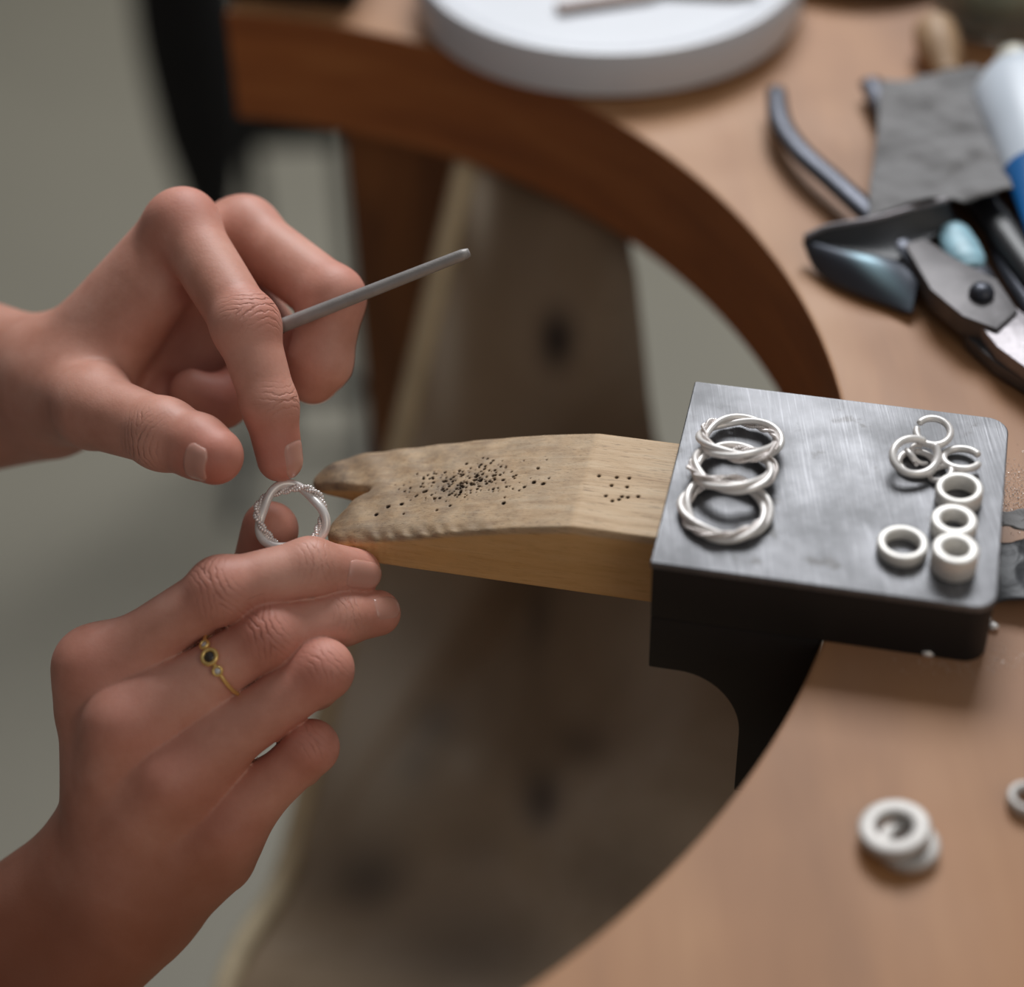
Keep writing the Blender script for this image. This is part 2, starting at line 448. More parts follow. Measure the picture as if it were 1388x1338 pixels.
def vattr(me, name, data, typ='FLOAT_VECTOR'):
    a = me.attributes.new(name, typ, 'POINT')
    if typ == 'FLOAT': a.data.foreach_set('value', np.asarray(data, np.float32).ravel())
    elif typ == 'FLOAT_COLOR':
        d = np.concatenate([np.asarray(data, np.float32), np.ones((len(data), 1), np.float32)], 1); a.data.foreach_set('color', d.ravel())
    else: a.data.foreach_set('vector', np.asarray(data, np.float32).ravel())

#@@STRUCTURE
# ------------------------------------------------------------------ the setting
FLOOR_Z = -850.0
bm = bmesh.new(); prism(bm, [(-2600, -900), (2200, -900), (2200, 3000), (-2600, 3000)], FLOOR_Z-40, FLOOR_Z)
tag(bm_obj('floor', bm, M_FLOOR), 'grey green linoleum floor', kind='structure')
bm = bmesh.new(); prism(bm, [(-1200, 3000), (2200, 3000), (2200, 3080), (-1200, 3080)], FLOOR_Z, 400)
tag(bm_obj('wall_back', bm, M_WALL), 'plain pale plaster wall behind the bench', kind='structure')
bm = bmesh.new(); prism(bm, [(-1280, -900), (-1200, -900), (-1200, 3000), (-1280, 3000)], FLOOR_Z, 1500)
tag(bm_obj('blocker_wall_left', bm, mat_simple('dark_blocker_paint', (96, 88, 80), 0.8, 0, 3, 0.05, 0.1, 60)), 'unseen dark wall added to block fill light from the left', kind='structure')  # out of view, added to cut the fill from the left

# ------------------------------------------------------------------ workbench
bench = empty('workbench', L(300, 0, 0), "jeweller's wooden workbench with a round cut-out in its front", 'workbench')
pts = []
a0 = math.acos(-12/CUT_R)
for i in range(97):
    a = a0-2*a0*i/96; pts.append((CUT_R*math.cos(a), CUT_R*math.sin(a)))
outer = [(-12, -560), (620, -560), (620, 560), (-12, 560)]
bm = bmesh.new(); prism(bm, pts+outer, -BENCH_T, 0, L)
for f in bm.faces:
    f.material_index = 0 if abs(f.normal.z) > 0.9 else 0
bmesh.ops.recalc_face_normals(bm, faces=bm.faces)
top = [f for f in bm.faces if f.calc_center_median().z > -1]
es = {e for f in top for e in f.edges}
bmesh.ops.bevel(bm, geom=list(es), offset=1.2, segments=2, affect='EDGES', profile=0.6)
bmesh.ops.recalc_face_normals(bm, faces=bm.faces)
for f in bm.faces: f.material_index = 0 if f.normal.z > 0.3 else 1
o = bm_obj('bench_top', bm, None, bench, False, [MW_TOP, MW_EDGE]); 
for x0, x1, y0, y1, nm in ((30, 150, 286, 318, 'leg'), (30, 150, -318, -286, 'leg'), (470, 590, 286, 318, 'leg'), (470, 590, -318, -286, 'leg')):
    bm = bmesh.new(); box_l(bm, x0, x1, y0, y1, FLOOR_Z, -BENCH_T); bevel(bm, 1.5); bm_obj(nm, bm, MW_PANEL, bench)

# hide slung below the cut-out to catch filings
hide_o = empty('bench_hide', L(200, 0, -60), 'brown stained leather hide slung under the bench cut-out', 'leather hide')
NV, NU = 150, 70
V = []; F = []; ST = []
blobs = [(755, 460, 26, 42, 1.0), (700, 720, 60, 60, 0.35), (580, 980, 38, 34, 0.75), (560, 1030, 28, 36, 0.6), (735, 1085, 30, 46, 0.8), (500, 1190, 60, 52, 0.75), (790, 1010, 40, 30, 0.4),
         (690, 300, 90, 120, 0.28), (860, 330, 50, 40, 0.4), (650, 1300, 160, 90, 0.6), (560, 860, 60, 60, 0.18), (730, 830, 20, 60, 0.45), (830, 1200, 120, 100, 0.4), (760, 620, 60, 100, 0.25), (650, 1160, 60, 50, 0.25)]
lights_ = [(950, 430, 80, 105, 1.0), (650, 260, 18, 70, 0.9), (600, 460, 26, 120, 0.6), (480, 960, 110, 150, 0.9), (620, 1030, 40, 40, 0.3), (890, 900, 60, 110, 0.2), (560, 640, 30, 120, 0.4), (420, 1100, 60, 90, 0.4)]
for i in range(NV+1):
    t = -1+2*i/NV; y = 265*math.sin(t*math.pi/2)
    xe = 92-45*(1-(y/265)**2); xa = math.sqrt(max(277**2-y*y, 0))
    for j in range(NU+1):
        s = j/NU; x = xe+(xa-xe)*s; rr = min(1, math.hypot(x, y)/277)
        z = -56-250*(1-rr*rr)
        th_ = math.degrees(math.atan2(y, x)); q_ = min(1, max(0, (53-th_)/5)); q_ = q_*q_*(3-2*q_)*min(1, max(0, (th_+25)/20)); z -= 95*q_*rr**3
        ed = math.exp(-(s/0.05)**2)
        z += 7*math.sin(y*0.045+x*0.03)*(1-rr)*2+9*noise.noise(Vector((x*.012, y*.012, 3)))*(1-rr)*2
        V.append(L(x, y, z))
V = np.array(V)
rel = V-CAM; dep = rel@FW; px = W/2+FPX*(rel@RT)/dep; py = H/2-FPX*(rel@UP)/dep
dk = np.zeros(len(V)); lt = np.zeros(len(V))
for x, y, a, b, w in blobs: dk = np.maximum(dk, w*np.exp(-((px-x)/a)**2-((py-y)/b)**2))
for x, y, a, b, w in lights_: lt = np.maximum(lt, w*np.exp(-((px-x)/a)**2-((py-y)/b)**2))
for i in range(NV):
    for j in range(NU):
        q = i*(NU+1)+j; F.append((q, q+1, q+NU+2, q+NU+1))
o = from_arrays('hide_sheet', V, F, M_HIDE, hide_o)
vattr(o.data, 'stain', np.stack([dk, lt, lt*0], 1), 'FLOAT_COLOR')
sm = o.modifiers.new('thickness', 'SOLIDIFY'); sm.thickness = 0.0025; sm.offset = -1
# rolled hem along its free edge
hem = V.reshape(NV+1, NU+1, 3)[:, 0, :]
HV, HF = tube(hem, 5.5, 10); from_arrays('rolled_hem', HV, HF, mat_simple('hem_leather', (206, 190, 158), 0.8), hide_o)
#@@BLOCK
# ------------------------------------------------------------------ steel bench block on its iron bracket
BX0, BX1, BY0, BY1, BTOP = 218.5, 313.5, -41.0, 41.0, 22.0
block = empty('bench_block', L(266, 0, 0), 'steel bench block with black sides clamped over the bench edge', 'bench block')
def rr_pts(x0, x1, y0, y1, r_left, r_right, n=8):
    out = []
    for (cx, cy, s, r) in ((x1-r_right, y1-r_right, 0, r_right), (x0+r_left, y1-r_left, 90, r_left), (x0+r_left, y0+r_left, 180, r_left), (x1-r_right, y0+r_right, 270, r_right)):
        for i in range(n+1):
            a = math.radians(s+90*i/n); out.append((cx+r*math.cos(a), cy+r*math.sin(a)))
    return out
bm = bmesh.new(); prism(bm, rr_pts(BX0, BX1, BY0, BY1, 0.8, 6.5), 19.5, BTOP, L); bevel(bm, 0.8, 3, 50)
o = bm_obj('steel_plate', bm, M_STEEL, block); autosmooth(o, 28); o['label'] = 'ground grey steel top face with scratches'
# black body: profile in (x,z) extruded across the block, hooked down over the bench edge
bm = bmesh.new(); prism(bm, rr_pts(BX0+.5, BX1-.4, BY0+.4, BY1-.4, 0.8, 6.5), 0.05, 19.5, L); bevel(bm, 0.5, 2, 50)
autosmooth(bm_obj('block_body', bm, M_BLACK, block), 28)
prof = [(BX0+.6, 0.0), (BX0+.6, -20.7)]
for i in range(15):
    a = math.radians(90-90*i/14); prof.append((228+18.8*math.cos(a), -44+23.3*math.sin(a)))
prof += [(246.8, -70), (267, -70), (267, -3), (267.5, 0.0)]
bm = bmesh.new()
ya, yb = BY0+.4, BY1-.4
va = [bm.verts.new(Vector(L(x, ya, z))) for x, z in prof]; vb = [bm.verts.new(Vector(L(x, yb, z))) for x, z in prof]
bm.faces.new(va); bm.faces.new(vb[::-1])
for i in range(len(prof)): bm.faces.new((va[i], vb[i], vb[(i+1) % len(prof)], va[(i+1) % len(prof)]))
bevel(bm, 0.6, 2, 50); autosmooth(bm_obj('bracket', bm, M_BLACK, block), 28)

# ------------------------------------------------------------------ bench pin
pin = empty('bench_pin', L(160, 0, -12), 'pale worn wooden bench pin with a notched, pitted tip', 'bench pin')
PZ0 = -13.0
prx = np.array([80, 97, 104, 110, 118, 127, 140, 158, 175, 191, 193, 300]); prz = np.array([-11.0, -10.5, -9.4, -7.4, -5.2, -2.6, 0.8, 6.0, 10.2, 13.3, 13.6, 13.6])
def pin_outline_lo(x): return np.interp(x, [96, 112, 116, 122, 132, 150, 170, 192, 240], [-12, -20.0, -21.4, -22.0, -22.2, -22.2, -22.2, -22.2, -22.2])
def pin_outline_hi(x): return np.interp(x, [92, 97, 102, 110, 120, 134, 150, 192, 240], [13, 17, 19.2, 20.0, 20.4, 20.8, 20.8, 20.8, 20.8])
# pits from saw and drill, bench frame x, y
pr = np.random.default_rng(11)
pits = []
for _ in range(240):
    x = pr.normal(155, 9.0); y = pr.normal(0.5+(x-155)*0.1, 4.4)
    if 131 < x < 184: pits.append((x, y, pr.uniform(0.2, 0.5)))
for x, y in ((180, -2.8), (177, -2), (133, -9), (130, -12), (137, -8), (169.7, -11)): pits.append((x, y, 0.62))
for q in ((812, 645), (829, 658), (836, 647), (853, 648), (850, 660), (821, 672), (830, 679), (839, 677), (843, 673), (851, 674), (865, 673)):
    p = on_z(q[0], q[1], 13.6)-O; pits.append((p@EX, p@EY, 0.5))
pits = np.array(pits)
# V notch: apex and the two prong tips, from above
def pin_fn(Pw):
    q = Pw-O.astype(np.float32)
    x = q@EX.astype(np.float32); y = q@EY.astype(np.float32); z = q[:, 2]
    wob = 0.5*np.sin(x*0.31+1)+0.4*np.sin(x*0.83)+0.5*np.sin(x*1.9+z*0.35)+0.3*np.sin(x*3.3-z*0.5)
    top = np.interp(x, prx, prz)-0.012*np.clip(np.abs(y)-15, 0, 9)**2*np.clip((188-x)/60, 0, 1)*2.2
    top = top+0.25*np.sin(x*0.5+y*0.3)*np.clip((180-x)/60, 0, 1)-1.1*np.clip((-17.5-y)/4.5, 0, 1)**1.5*(0.55+0.45*np.sin(x*1.25+y*0.7+0.6*np.sin(x*.37)))*np.clip((176-x)/30, 0, 1)
    dt = (z-top)*0.95
    db = PZ0-z
    lo = pin_outline_lo(x); hi = pin_outline_hi(x)
    worn = np.clip((142-x)/32, 0, 1)
    dl = (lo+wob*0.35*worn-y)*0.95; dh = (y-hi)*0.95
    de = x-245
    d = dt
    k = 0.8+2.4*worn
    for e in (dl, dh): d = -smin(-d, -e, k)
    d = -smin(-d, -db, 1.0+1.5*worn); d = np.maximum(d, de)
    # tip front: rounded limit per prong
    tipx = np.where(y > -1, 101.0+0.12*np.minimum(np.abs(y-9.5), 12)**2, 114.6+np.minimum(0.05*(y+14)**2, 3.0))
    df = (tipx-x)*0.8
    d = -smin(-d, -df, 5.0)
    # notch wedge: apex at (121.5, 2.5) opening to -x between the prongs
    ax_, ay_ = 125.0, 1.3
    e1 = np.array([-17.0, 2.6]); e2 = np.array([-9.0, -9.6])
    def half(e, s):
        n_ = np.array([-e[1], e[0]])/np.hypot(*e)*s; return (x-ax_)*n_[0]+(y-ay_)*n_[1]
    h1 = half(e1, -1.0); h2 = half(e2, 1.0)         # inside the notch both negative
    h1 = h1-0.7*np.sin(np.clip((124-x)/20, 0, 1)*3.1); h2 = h2+1.3*np.sin(np.clip((124-x)/9, 0, 1)*3.1)
    dn = -smin(-h1, -h2, 2.0)
    dn = dn-0.05*np.clip(z+6, 0, 9)
    d = -smin(-d, dn, 1.8)
    return d
def pin_full(Pw):
    d = pin_fn(Pw)
    q = Pw-O.astype(np.float32); x = q@EX.astype(np.float32); y = q@EY.astype(np.float32); z = q[:, 2]
    zt = np.interp(x, prx, prz)
    sel = np.where((np.abs(z-zt) < 2.2) & (x > 118) & (x < 215))[0]
    if len(sel):
        dd = np.full(len(sel), 9.0, np.float32)
        for px_, py_, r_ in pits:
            dd = np.minimum(dd, np.hypot(x[sel]-px_, y[sel]-py_)-r_-0.1*(z[sel]-zt[sel]))
        dd = np.maximum(dd, zt[sel]-z[sel]-1.3)
        d[sel] = np.maximum(d[sel], -dd)
    return d
lo = np.array([-75, 405, -14.5]); hi = np.array([80, 520, 16.0])
V, F = surface(pin_full, lo, hi, 0.42)
o = big_mesh('pin_wood', V, F, M_PIN, pin)
q = V-O; x = q@EX; y = q@EY; z = q[:, 2]; zt = np.interp(x, prx, prz)
me = o.data
side = np.clip((zt-2.0-z)/1.2, 0, 1)
vattr(me, 'side', side, 'FLOAT')
gr = np.maximum.reduce([0.85*np.exp(-((x-154)/17)**2-((y-0)/9)**2), 0.9*np.clip((128-x)/16, 0, 1), 0.5*np.exp(-((x-178)/3)**2-((y-11)/2.2)**2), 0.30*np.clip((192.5-x)/1.5, 0, 1)+0.3*np.clip((190-x)/50, 0, 1)])*(1-0.75*side)
vattr(me, 'grime', gr, 'FLOAT')
pit = np.zeros(len(V))
for px_, py_, r_ in pits: pit = np.maximum(pit, np.clip((r_*1.35-np.hypot(x-px_, y-py_))/0.3, 0, 1))
pit *= (zt-z < 2.4) & (zt-z > -1)
vattr(me, 'pit', pit, 'FLOAT')
# object-space grain: turn the mesh into the bench frame so that x is along the pin
rotm = Matrix.Rotation(-ANG, 4, 'Z'); me.transform(rotm); o.rotation_euler = (0, 0, ANG)

#@@RINGS
# ------------------------------------------------------------------ rings
def frame_from(c, n, u=None):
    n = np.asarray(n, float); n /= np.linalg.norm(n)
    u = np.array([1.0, 0, 0]) if u is None else np.asarray(u, float)
    u = u-n*np.dot(u, n); u /= np.linalg.norm(u); v = np.cross(n, u)
    return lambda x, y, z: np.asarray(c)[None, :]+np.outer(x, u)+np.outer(y, v)+np.outer(z, n)
def ring_wire(c, n, R, a_off, turns, phase, wr, steps=200, seg=10, arc=(0, 1), rx=1.0, u=None, cable=0):
    fr = frame_from(c, n, u)
    closed = arc == (0, 1)
    t = np.linspace(arc[0], arc[1], steps, endpoint=not closed)*2*math.pi
    ps = turns*t+phase
    r = R+a_off*np.cos(ps); z = a_off*0.92*np.sin(ps)
    if not cable:
        return tube(fr(r*rx*np.cos(t), r*np.sin(t), z), wr, seg, closed)
    out = []
    for k in range(2):
        q = turns*3*t+k*math.pi
        r2 = r+wr*0.5*np.cos(q); z2 = z+wr*0.5*np.sin(q)
        out.append(tube(fr(r2*rx*np.cos(t), r2*np.sin(t), z2), wr*(0.38+0.24*np.abs(np.cos(cable*t+k*math.pi/2))), 7, closed))
    return merge(out)
def twisted_ring(label, c, n, R, group, phase=0.0, turns=3, u=None, wide=1.0, strands=3):
    e = empty('twisted_ring', c, label, 'ring', group)
    kinds = ['smooth', 'smooth', 'cable'] if strands == 3 else ['smooth', 'cable']
    a = (1.15 if strands == 3 else 1.0)*wide
    for k, kd in enumerate(kinds):
        ph = phase+k*2*math.pi/len(kinds)
        if kd == 'smooth':
            V, F = ring_wire(c, n, R, a, turns, ph, (0.98 if strands == 3 else 1.35)*wide, 220, 12, u=u)
            from_arrays('smooth_strand', V, F, M_SILVER, e)
        else:
            V, F = ring_wire(c, n, R, a*1.05, turns, ph, (0.95 if strands == 3 else 1.12)*wide, 760, 8, u=u, cable=44)
            x = from_arrays('beaded_strand', V, F, M_SILVER_B, e); x['label'] = 'beaded twisted wire strand'
    return e
TZ = BTOP+1.9
def lean(deg, az):
    a = math.radians(deg); z = math.radians(az); return np.array([math.sin(a)*math.cos(z), math.sin(a)*math.sin(z), math.cos(a)])
G1 = 'large twisted silver rings overlapping in a row on the block'
# near ring flat on the block, the next two each propped on the one before
twisted_ring('twisted silver ring lying flat on the block, nearest of the overlapping three', on_z(983, 689, TZ+0.3), lean(1, -90), 11.7, G1, 0.6, 2, wide=1.05)
twisted_ring('middle one of the three large overlapping twisted silver rings', on_z(993, 634, TZ+2.6), lean(10.5, 82), 11.2, G1, 2.2, 2)
twisted_ring('twisted silver ring on the far end of the overlapping three, beaded strand on top', on_z(1003, 594, TZ+2.9), lean(11.5, 82), 11.0, G1, 4.3, 2)

def band_ring(label, c, n, ro, ri, h, group, name='band_ring', mat=M_SILVER_W):
    b = min(0.7, h*0.3)
    prof = [(ri, b), (ri+b*.6, 0), (ro-b, 0), (ro, b), (ro, h-b), (ro-b*.4, h-b*.25), (ro-b, h), (ri+b, h), (ri+b*.3, h-b*.3), (ri, h-b)]
    V, F = lathe(prof, 56, c, n); o = from_arrays(name, (V), F, mat); 
    o.data.transform(Matrix.Translation(-Vector(c)*MM)); o.location = Vector(c)*MM
    autosmooth(o, 50); return tag(o, label, 'ring', group)
G2 = 'thick plain silver band rings on the right of the block'
def bz(px, py, h): return on_z(px, py, BTOP+h)*[1, 1, 0]+np.array([0, 0, BTOP])
up = (0, 0, 1)
band_ring('plain silver band standing alone left of the short column of bands', bz(1224, 734, 4), up, 7.1, 4.75, 4.0, G2)
band_ring('tallest plain silver band, nearest of the column at the block corner', bz(1296, 742, 8), up, 6.4, 3.6, 8.0, G2)
band_ring('plain silver band in the middle of the column of three bands', bz(1294, 703, 5), up, 6.5, 3.7, 5.0, G2)
band_ring('plain silver band with the wide bore, farthest of the column of three', bz(1302, 660, 5.5), lean(3, 180), 6.7, 4.5, 5.5, G2)
G3 = 'loose open wire rings in a tangle on the block'
def wire_ring(label, c, n, R, wr, arc, u=None, rx=1.0, name='open_ring', lift=0.0):
    fr = frame_from(c, n, u); t = np.linspace(arc[0], arc[1], 90)*2*math.pi
    P = fr(R*rx*np.cos(t), R*np.sin(t), np.linspace(0, lift, 90)); rad = np.full(90, wr); rad[0] = rad[-1] = wr*0.6; rad[1] = rad[-2] = wr*0.9
    V, F = tube(P, rad, 12); o = from_arrays(name, V, F, M_SILVER)
    o.data.transform(Matrix.Translation(-Vector(c)*MM)); o.location = Vector(c)*MM
    return tag(o, label, 'ring', G3)
wire_ring('small round wire ring on top of the tangle, farthest back on the block', on_z(1265, 587, BTOP+4.6), lean(10, -100), 4.9, 1.05, (0.42, 1.40), lift=1.0)
wire_ring('large tilted oval wire loop at the left of the tangle', on_z(1239, 620, BTOP+4.0), lean(20, -60), 6.0, 1.15, (0.06, 1.0), u=(0.8, 0.6, 0), rx=1.18, lift=1.6)
wire_ring('wire loop lying underneath the large tilted oval loop', on_z(1243, 628, BTOP+1.0), lean(2, 0), 5.2, 1.05, (0.3, 1.25))
wire_ring('open wire ring right of the tangle with a gap facing right', on_z(1303, 620, BTOP+2.8), lean(9, 100), 5.1, 1.1, (0.02, 0.93), lift=-1.0)
wire_ring('tiny jump ring between the oval loop and the band rings', on_z(1275, 642, BTOP+1.6), lean(24, 160), 3.2, 0.85, (0.1, 1.05))
wire_ring('tiny upright wire curl standing inside the large oval loop', on_z(1236, 620, BTOP+2.6), lean(62, 20), 2.6, 0.75, (0.0, 0.8))
wire_ring('short bent wire link lying inside the large oval loop', on_z(1248, 616, BTOP+1.6), lean(30, -30), 3.2, 0.75, (0.2, 0.85))
# rings on the near part of the bench
G4 = 'silver band rings stacked on the near bench top'
band_ring('lower silver band ring of the stacked pair on the near bench', on_z(1231, 1146, 2)*[1, 1, 0], up, 8.0, 4.2, 3.6, G4, mat=M_SILVER_D)
band_ring('upper silver band ring leaning on top of the stacked pair', on_z(1214, 1124, 5)*[1, 1, 0]+np.array([0, 0, 3.0]), lean(9, 155), 9.2, 4.6, 3.4, G4, mat=M_SILVER_D)
band_ring('silver band ring at the right edge of the photo on the near bench', on_z(1393, 1080, 3)*[1, 1, 0], up, 5.2, 3.0, 3.6, G4, mat=M_SILVER_D)

# ring being made, held upright at the pin tip
HR_C = at(395, 702, 0)
HR_N = -FW*0.97+RT*0.10+UP*0.22
held = twisted_ring('silver ring of twisted smooth and beaded wire held between finger and thumb', HR_C, HR_N, 9.7, None, 1.0, 3, u=RT, wide=1.02, strands=2)

#@@FILE
# ------------------------------------------------------------------ needle file
fa, fb = at(636, 342, 3), at(330, 462, 17)
d = (fb-fa)
e = empty('needle_file', fa, 'thin grey round needle file held in the upper hand', 'file')
ts = np.linspace(0, 0.83, 30); V, F = tube([fa+d*t for t in ts], [1.3]+[1.75+0.55*t for t in ts[1:]], 20)
from_arrays('file_shaft', V, F, M_FILE, e)
ts = np.linspace(0.83, 1.02, 10); V, F = tube([fa+d*t for t in ts], [2.2+0.2*t for t in ts], 16)
from_arrays('file_tang', V, F, M_FILETIP, e)['label'] = 'brownish file tang inside the hand'

#@@HANDS
# ------------------------------------------------------------------ hands
person = empty('person', at(-300, 1100, 60), 'person seen only by two bare hands and forearms working at the pin', 'person')
def pt(t): return at(*t[:3])
class Hand:
    def __init__(s, palm, fingers, step=0.75, pk=9.0, fk=6.0):
        s.palm, s.fingers, s.step, s.pk, s.fk = palm, fingers, step, pk, fk
        s.joints = []
        s.P = [(pt(a), pt(b), a[3], b[3]) for a, b in palm]
        s.Fg = []
        for f in fingers:
            js = [pt(j) for j in f['j']]; rs = [j[3] for j in f['j']]
            s.Fg.append((js, rs, f))
    def fn(s, X):
        d = None
        for a, b, ra, rb in s.P:
            q = cone_d(X, a, b, ra, rb); d = q if d is None else smin(d, q, s.pk)
        palm = d; out = palm
        for js, rs, f in s.Fg:
            g = None
            for i in range(len(js)-1):
                q = cone_d(X, js[i], js[i+1], rs[i], rs[i+1])
                g = q if g is None else smin(g, q, 3.0)
            for (t, dr, r, kk) in f.get('bumps', []):
                i = int(t); c = js[i]+(js[min(i+1, len(js)-1)]-js[i])*(t-i)
                c = c+f['n']*dr; q = np.linalg.norm(X-c.astype(np.float32), axis=1)-r; g = smin(g, q, kk)
            for c, r in f.get('cuts', []):
                pass
            out = np.minimum(out, smin(palm, g, f.get('k', s.fk)))
        return out
def build_hand(h, name, label, pads=3):
    pts_ = np.array([p for a, b, *_ in h.P for p in (a, b)]+[j for js, rs, f in h.Fg for j in js])
    rmax = 34
    lo = pts_.min(0)-14; hi = pts_.max(0)+14
    for a, b, ra, rb in h.P:
        lo = np.minimum(lo, np.minimum(a-ra-3, b-rb-3)); hi = np.maximum(hi, np.maximum(a+ra+3, b+rb+3))
    V, F = surface(h.fn, lo, hi, h.step)
    o = big_mesh(name, V, F, M_SKIN, person); o['label'] = label
    me = o.data
    wr = np.zeros((len(V), 3)); tint = np.zeros((len(V), 3))
    for js, rs, f in h.Fg:
        n = f['n']
        for ji, w in f.get('fold', []):
            J = js[ji]; t = js[ji+1]-js[ji-1]; t = t/np.linalg.norm(t); nn = n-t*np.dot(n, t); nn /= np.linalg.norm(nn); b = np.cross(t, nn)
            q = V-J; s_ = q@t; c = q@nn; l_ = q@b; r = rs[ji]
            mk = w*np.exp(-(s_/(r*0.55))**2)*np.clip(c/r*1.6-0.1, 0, 1)*(np.linalg.norm(q, axis=1) < r*1.7)*np.clip(1.25-np.abs(l_)/r, 0, 1)
            sel = mk > wr[:, 2]; wr[sel] = np.stack([s_, l_, mk], 1)[sel]
        for ji, w, sg in f.get('red', []):
            q = np.linalg.norm(V-js[ji]-n*rs[ji]*0.6, axis=1); tint[:, 0] = np.maximum(tint[:, 0], w*np.exp(-(q/sg)**2))
        q = np.linalg.norm(V-js[-1], axis=1); tint[:, 0] = np.maximum(tint[:, 0], 0.55*np.exp(-(q/11)**2))
    for (p, w, sg) in getattr(h, 'tan', []):  # 'tan' holds the shade painted over wrists and forearms
        q = np.linalg.norm(V-pt(p), axis=1); tint[:, 1] = np.maximum(tint[:, 1], w*np.exp(-(q/sg)**2))
    vattr(me, 'wr', wr); vattr(me, 'tint', tint, 'FLOAT_COLOR')
    return o
def nail(h, parent, a, b, n, t0, t1, half=0.85, label=None, lift=0.42):
    """curved nail plate laid on the skin surface of the segment a-b, dorsal direction n"""
    ax = b-a; Ln = np.linalg.norm(ax); ax = ax/Ln; nn = n-ax*np.dot(n, ax); nn /= np.linalg.norm(nn); bb = np.cross(ax, nn)
    NU_, NV_ = 18, 18; base, dirs, edge = [], [], []
    for i in range(NU_+1):
        s = i/NU_
        w = (1-max(0, (s-0.72)/0.28)**2.4*0.42)*(1-max(0, (0.25-s)/0.25)**2*0.25)
        for j in range(NV_+1):
            q = -1+2*j/NV_; th = q*half*w
            tt = t0+(t1-t0)*(s if s > 0.5 else s-0.06*(1-q*q)*(1-2*s))
            over = max(0.0, tt-0.9); dr = nn*math.cos(th)+bb*math.sin(th); dr = dr+ax*over*0.55; dr /= np.linalg.norm(dr)
            base.append(a+ax*Ln*min(tt, 0.9+over*0.75)); dirs.append(dr)
            edge.append(max(abs(q)**6, (1-s/0.14 if s < 0.14 else 0)**2))
    base, dirs, edge = map(np.array, (base, dirs, edge))
    lo_, hi_ = np.full(len(base), 1.0), np.full(len(base), 14.0)
    for _ in range(16):
        mid = (lo_+hi_)/2; ins = h.fn((base+dirs*mid[:, None]).astype(np.float32)) < 0
        lo_ = np.where(ins, mid, lo_); hi_ = np.where(ins, hi_, mid)
    r_ = lo_+lift-edge*(lift+0.12)
    V = np.vstack([base+dirs*r_[:, None], base+dirs*(r_-0.8)[:, None]])
    F = []; m_ = NV_+1; N_ = (NU_+1)*m_
    for i in range(NU_):
        for j in range(NV_):
            q = i*m_+j; F.append((q, q+1, q+m_+1, q+m_)); F.append((N_+q, N_+q+m_, N_+q+m_+1, N_+q+1))
        for j in (0, NV_):
            q = i*m_+j; F.append((q, q+m_, N_+q+m_, N_+q))
    for j in range(NV_):
        for i in (0, NU_):
            q = i*m_+j; F.append((q, q+1, N_+q+1, N_+q))
    o = from_arrays('fingernail', V, F, M_NAIL, parent)
    if label: o['label'] = label
    return o
CAMN = -FW   # towards the camera
# --- lower (right) hand: back of the hand to the camera
nR = CAMN*0.93+UP*0.25-RT*0.05; nR /= np.linalg.norm(nR)
WR = (75, 1225, 12, 19)
R_f = [
 dict(n=nR, k=13, j=[(140, 902, -2, 9.0), (300, 800, -14, 9.0), (420, 768, -8, 8.4), (484, 776, 2, 7.2)], bumps=[(1, 1.0, 9.2, 4)],
      fold=[(1, 1.0), (2, 0.5)], red=[(0, .5, 12), (1, .6, 10)]),
 dict(n=nR, k=13, j=[(182, 978, -9, 9.2), (365, 862, -12, 8.8), (462, 838, -3, 8.1), (512, 831, 4, 7.0)], bumps=[(1, 0.8, 9.0, 4)],
      fold=[(1, 1.0), (2, 0.5)], red=[(0, .6, 12), (1, .8, 10)]),
 dict(n=nR, k=13, j=[(245, 1050, -9, 9.0), (437, 908, -14, 8.8), (425, 925, 8, 8.0), (360, 950, 18, 7.2)],
      fold=[(1, 0.5)], red=[(0, .5, 12), (1, .7, 12)]),
 dict(n=nR, k=12, j=[(312, 1118, 0, 8.4), (422, 1013, -10, 7.7), (405, 1034, 10, 7.2), (350, 1060, 16, 6.5)],
      fold=[(1, 0.5)], red=[(0, .5, 11), (1, .6, 11)]),
 dict(n=(CAMN*-0.6-RT*0.6), k=8, j=[(170, 1030, 24, 12), (272, 880, 34, 10.5), (352, 785, 24, 9.4), (366, 718, 14, 8.8)], red=[(3, .6, 10)]),
]
R_p = [((160, 1175, 14, 17), (128, 905, 2, 11.0)), ((165, 1185, 8, 18), (168, 982, -5, 11.5)), ((180, 1190, 6, 18), (234, 1060, -4, 11.2)), ((215, 1195, 12, 17), (300, 1124, 3, 10.5)),
       ((150, 1040, -8, 6), (160, 984, -12, 7.0)), ((190, 1110, -8, 6), (222, 1062, -11, 6.8)), ((262, 1160, -2, 6), (300, 1128, -5, 6.6)), ((112, 960, 2, 6), (118, 905, -4, 7)),
       ((130, 1180, 20, 16), (180, 1020, 24, 14)), ((225, 1200, 14, 14), (300, 1165, 8, 10)),
       ((160, 960, 2, 8), (205, 920, -3, 7.0)), ((215, 1020, -2, 8), (275, 968, -4, 7.5)), ((280, 1090, 3, 7.5), (318, 1068, 0, 6)),
       ((120, 1185, 16, 19), (-100, 1345, 44, 21)), ((170, 1240, 14, 20), (-40, 1430, 40, 22)), ((-80, 1390, 42, 26), (-700, 1900, 160, 38))]
hr = Hand(R_p, R_f, pk=8.0)
hr.tan = [((60, 1320, 10), 1.0, 62), ((210, 1230, 0), 0.9, 36), ((-300, 1550, 80), 1, 160)]  # shade painted over the lower wrist and forearm
hand_r = build_hand(hr, 'hand', 'lower hand, fingers reaching right under the ring')
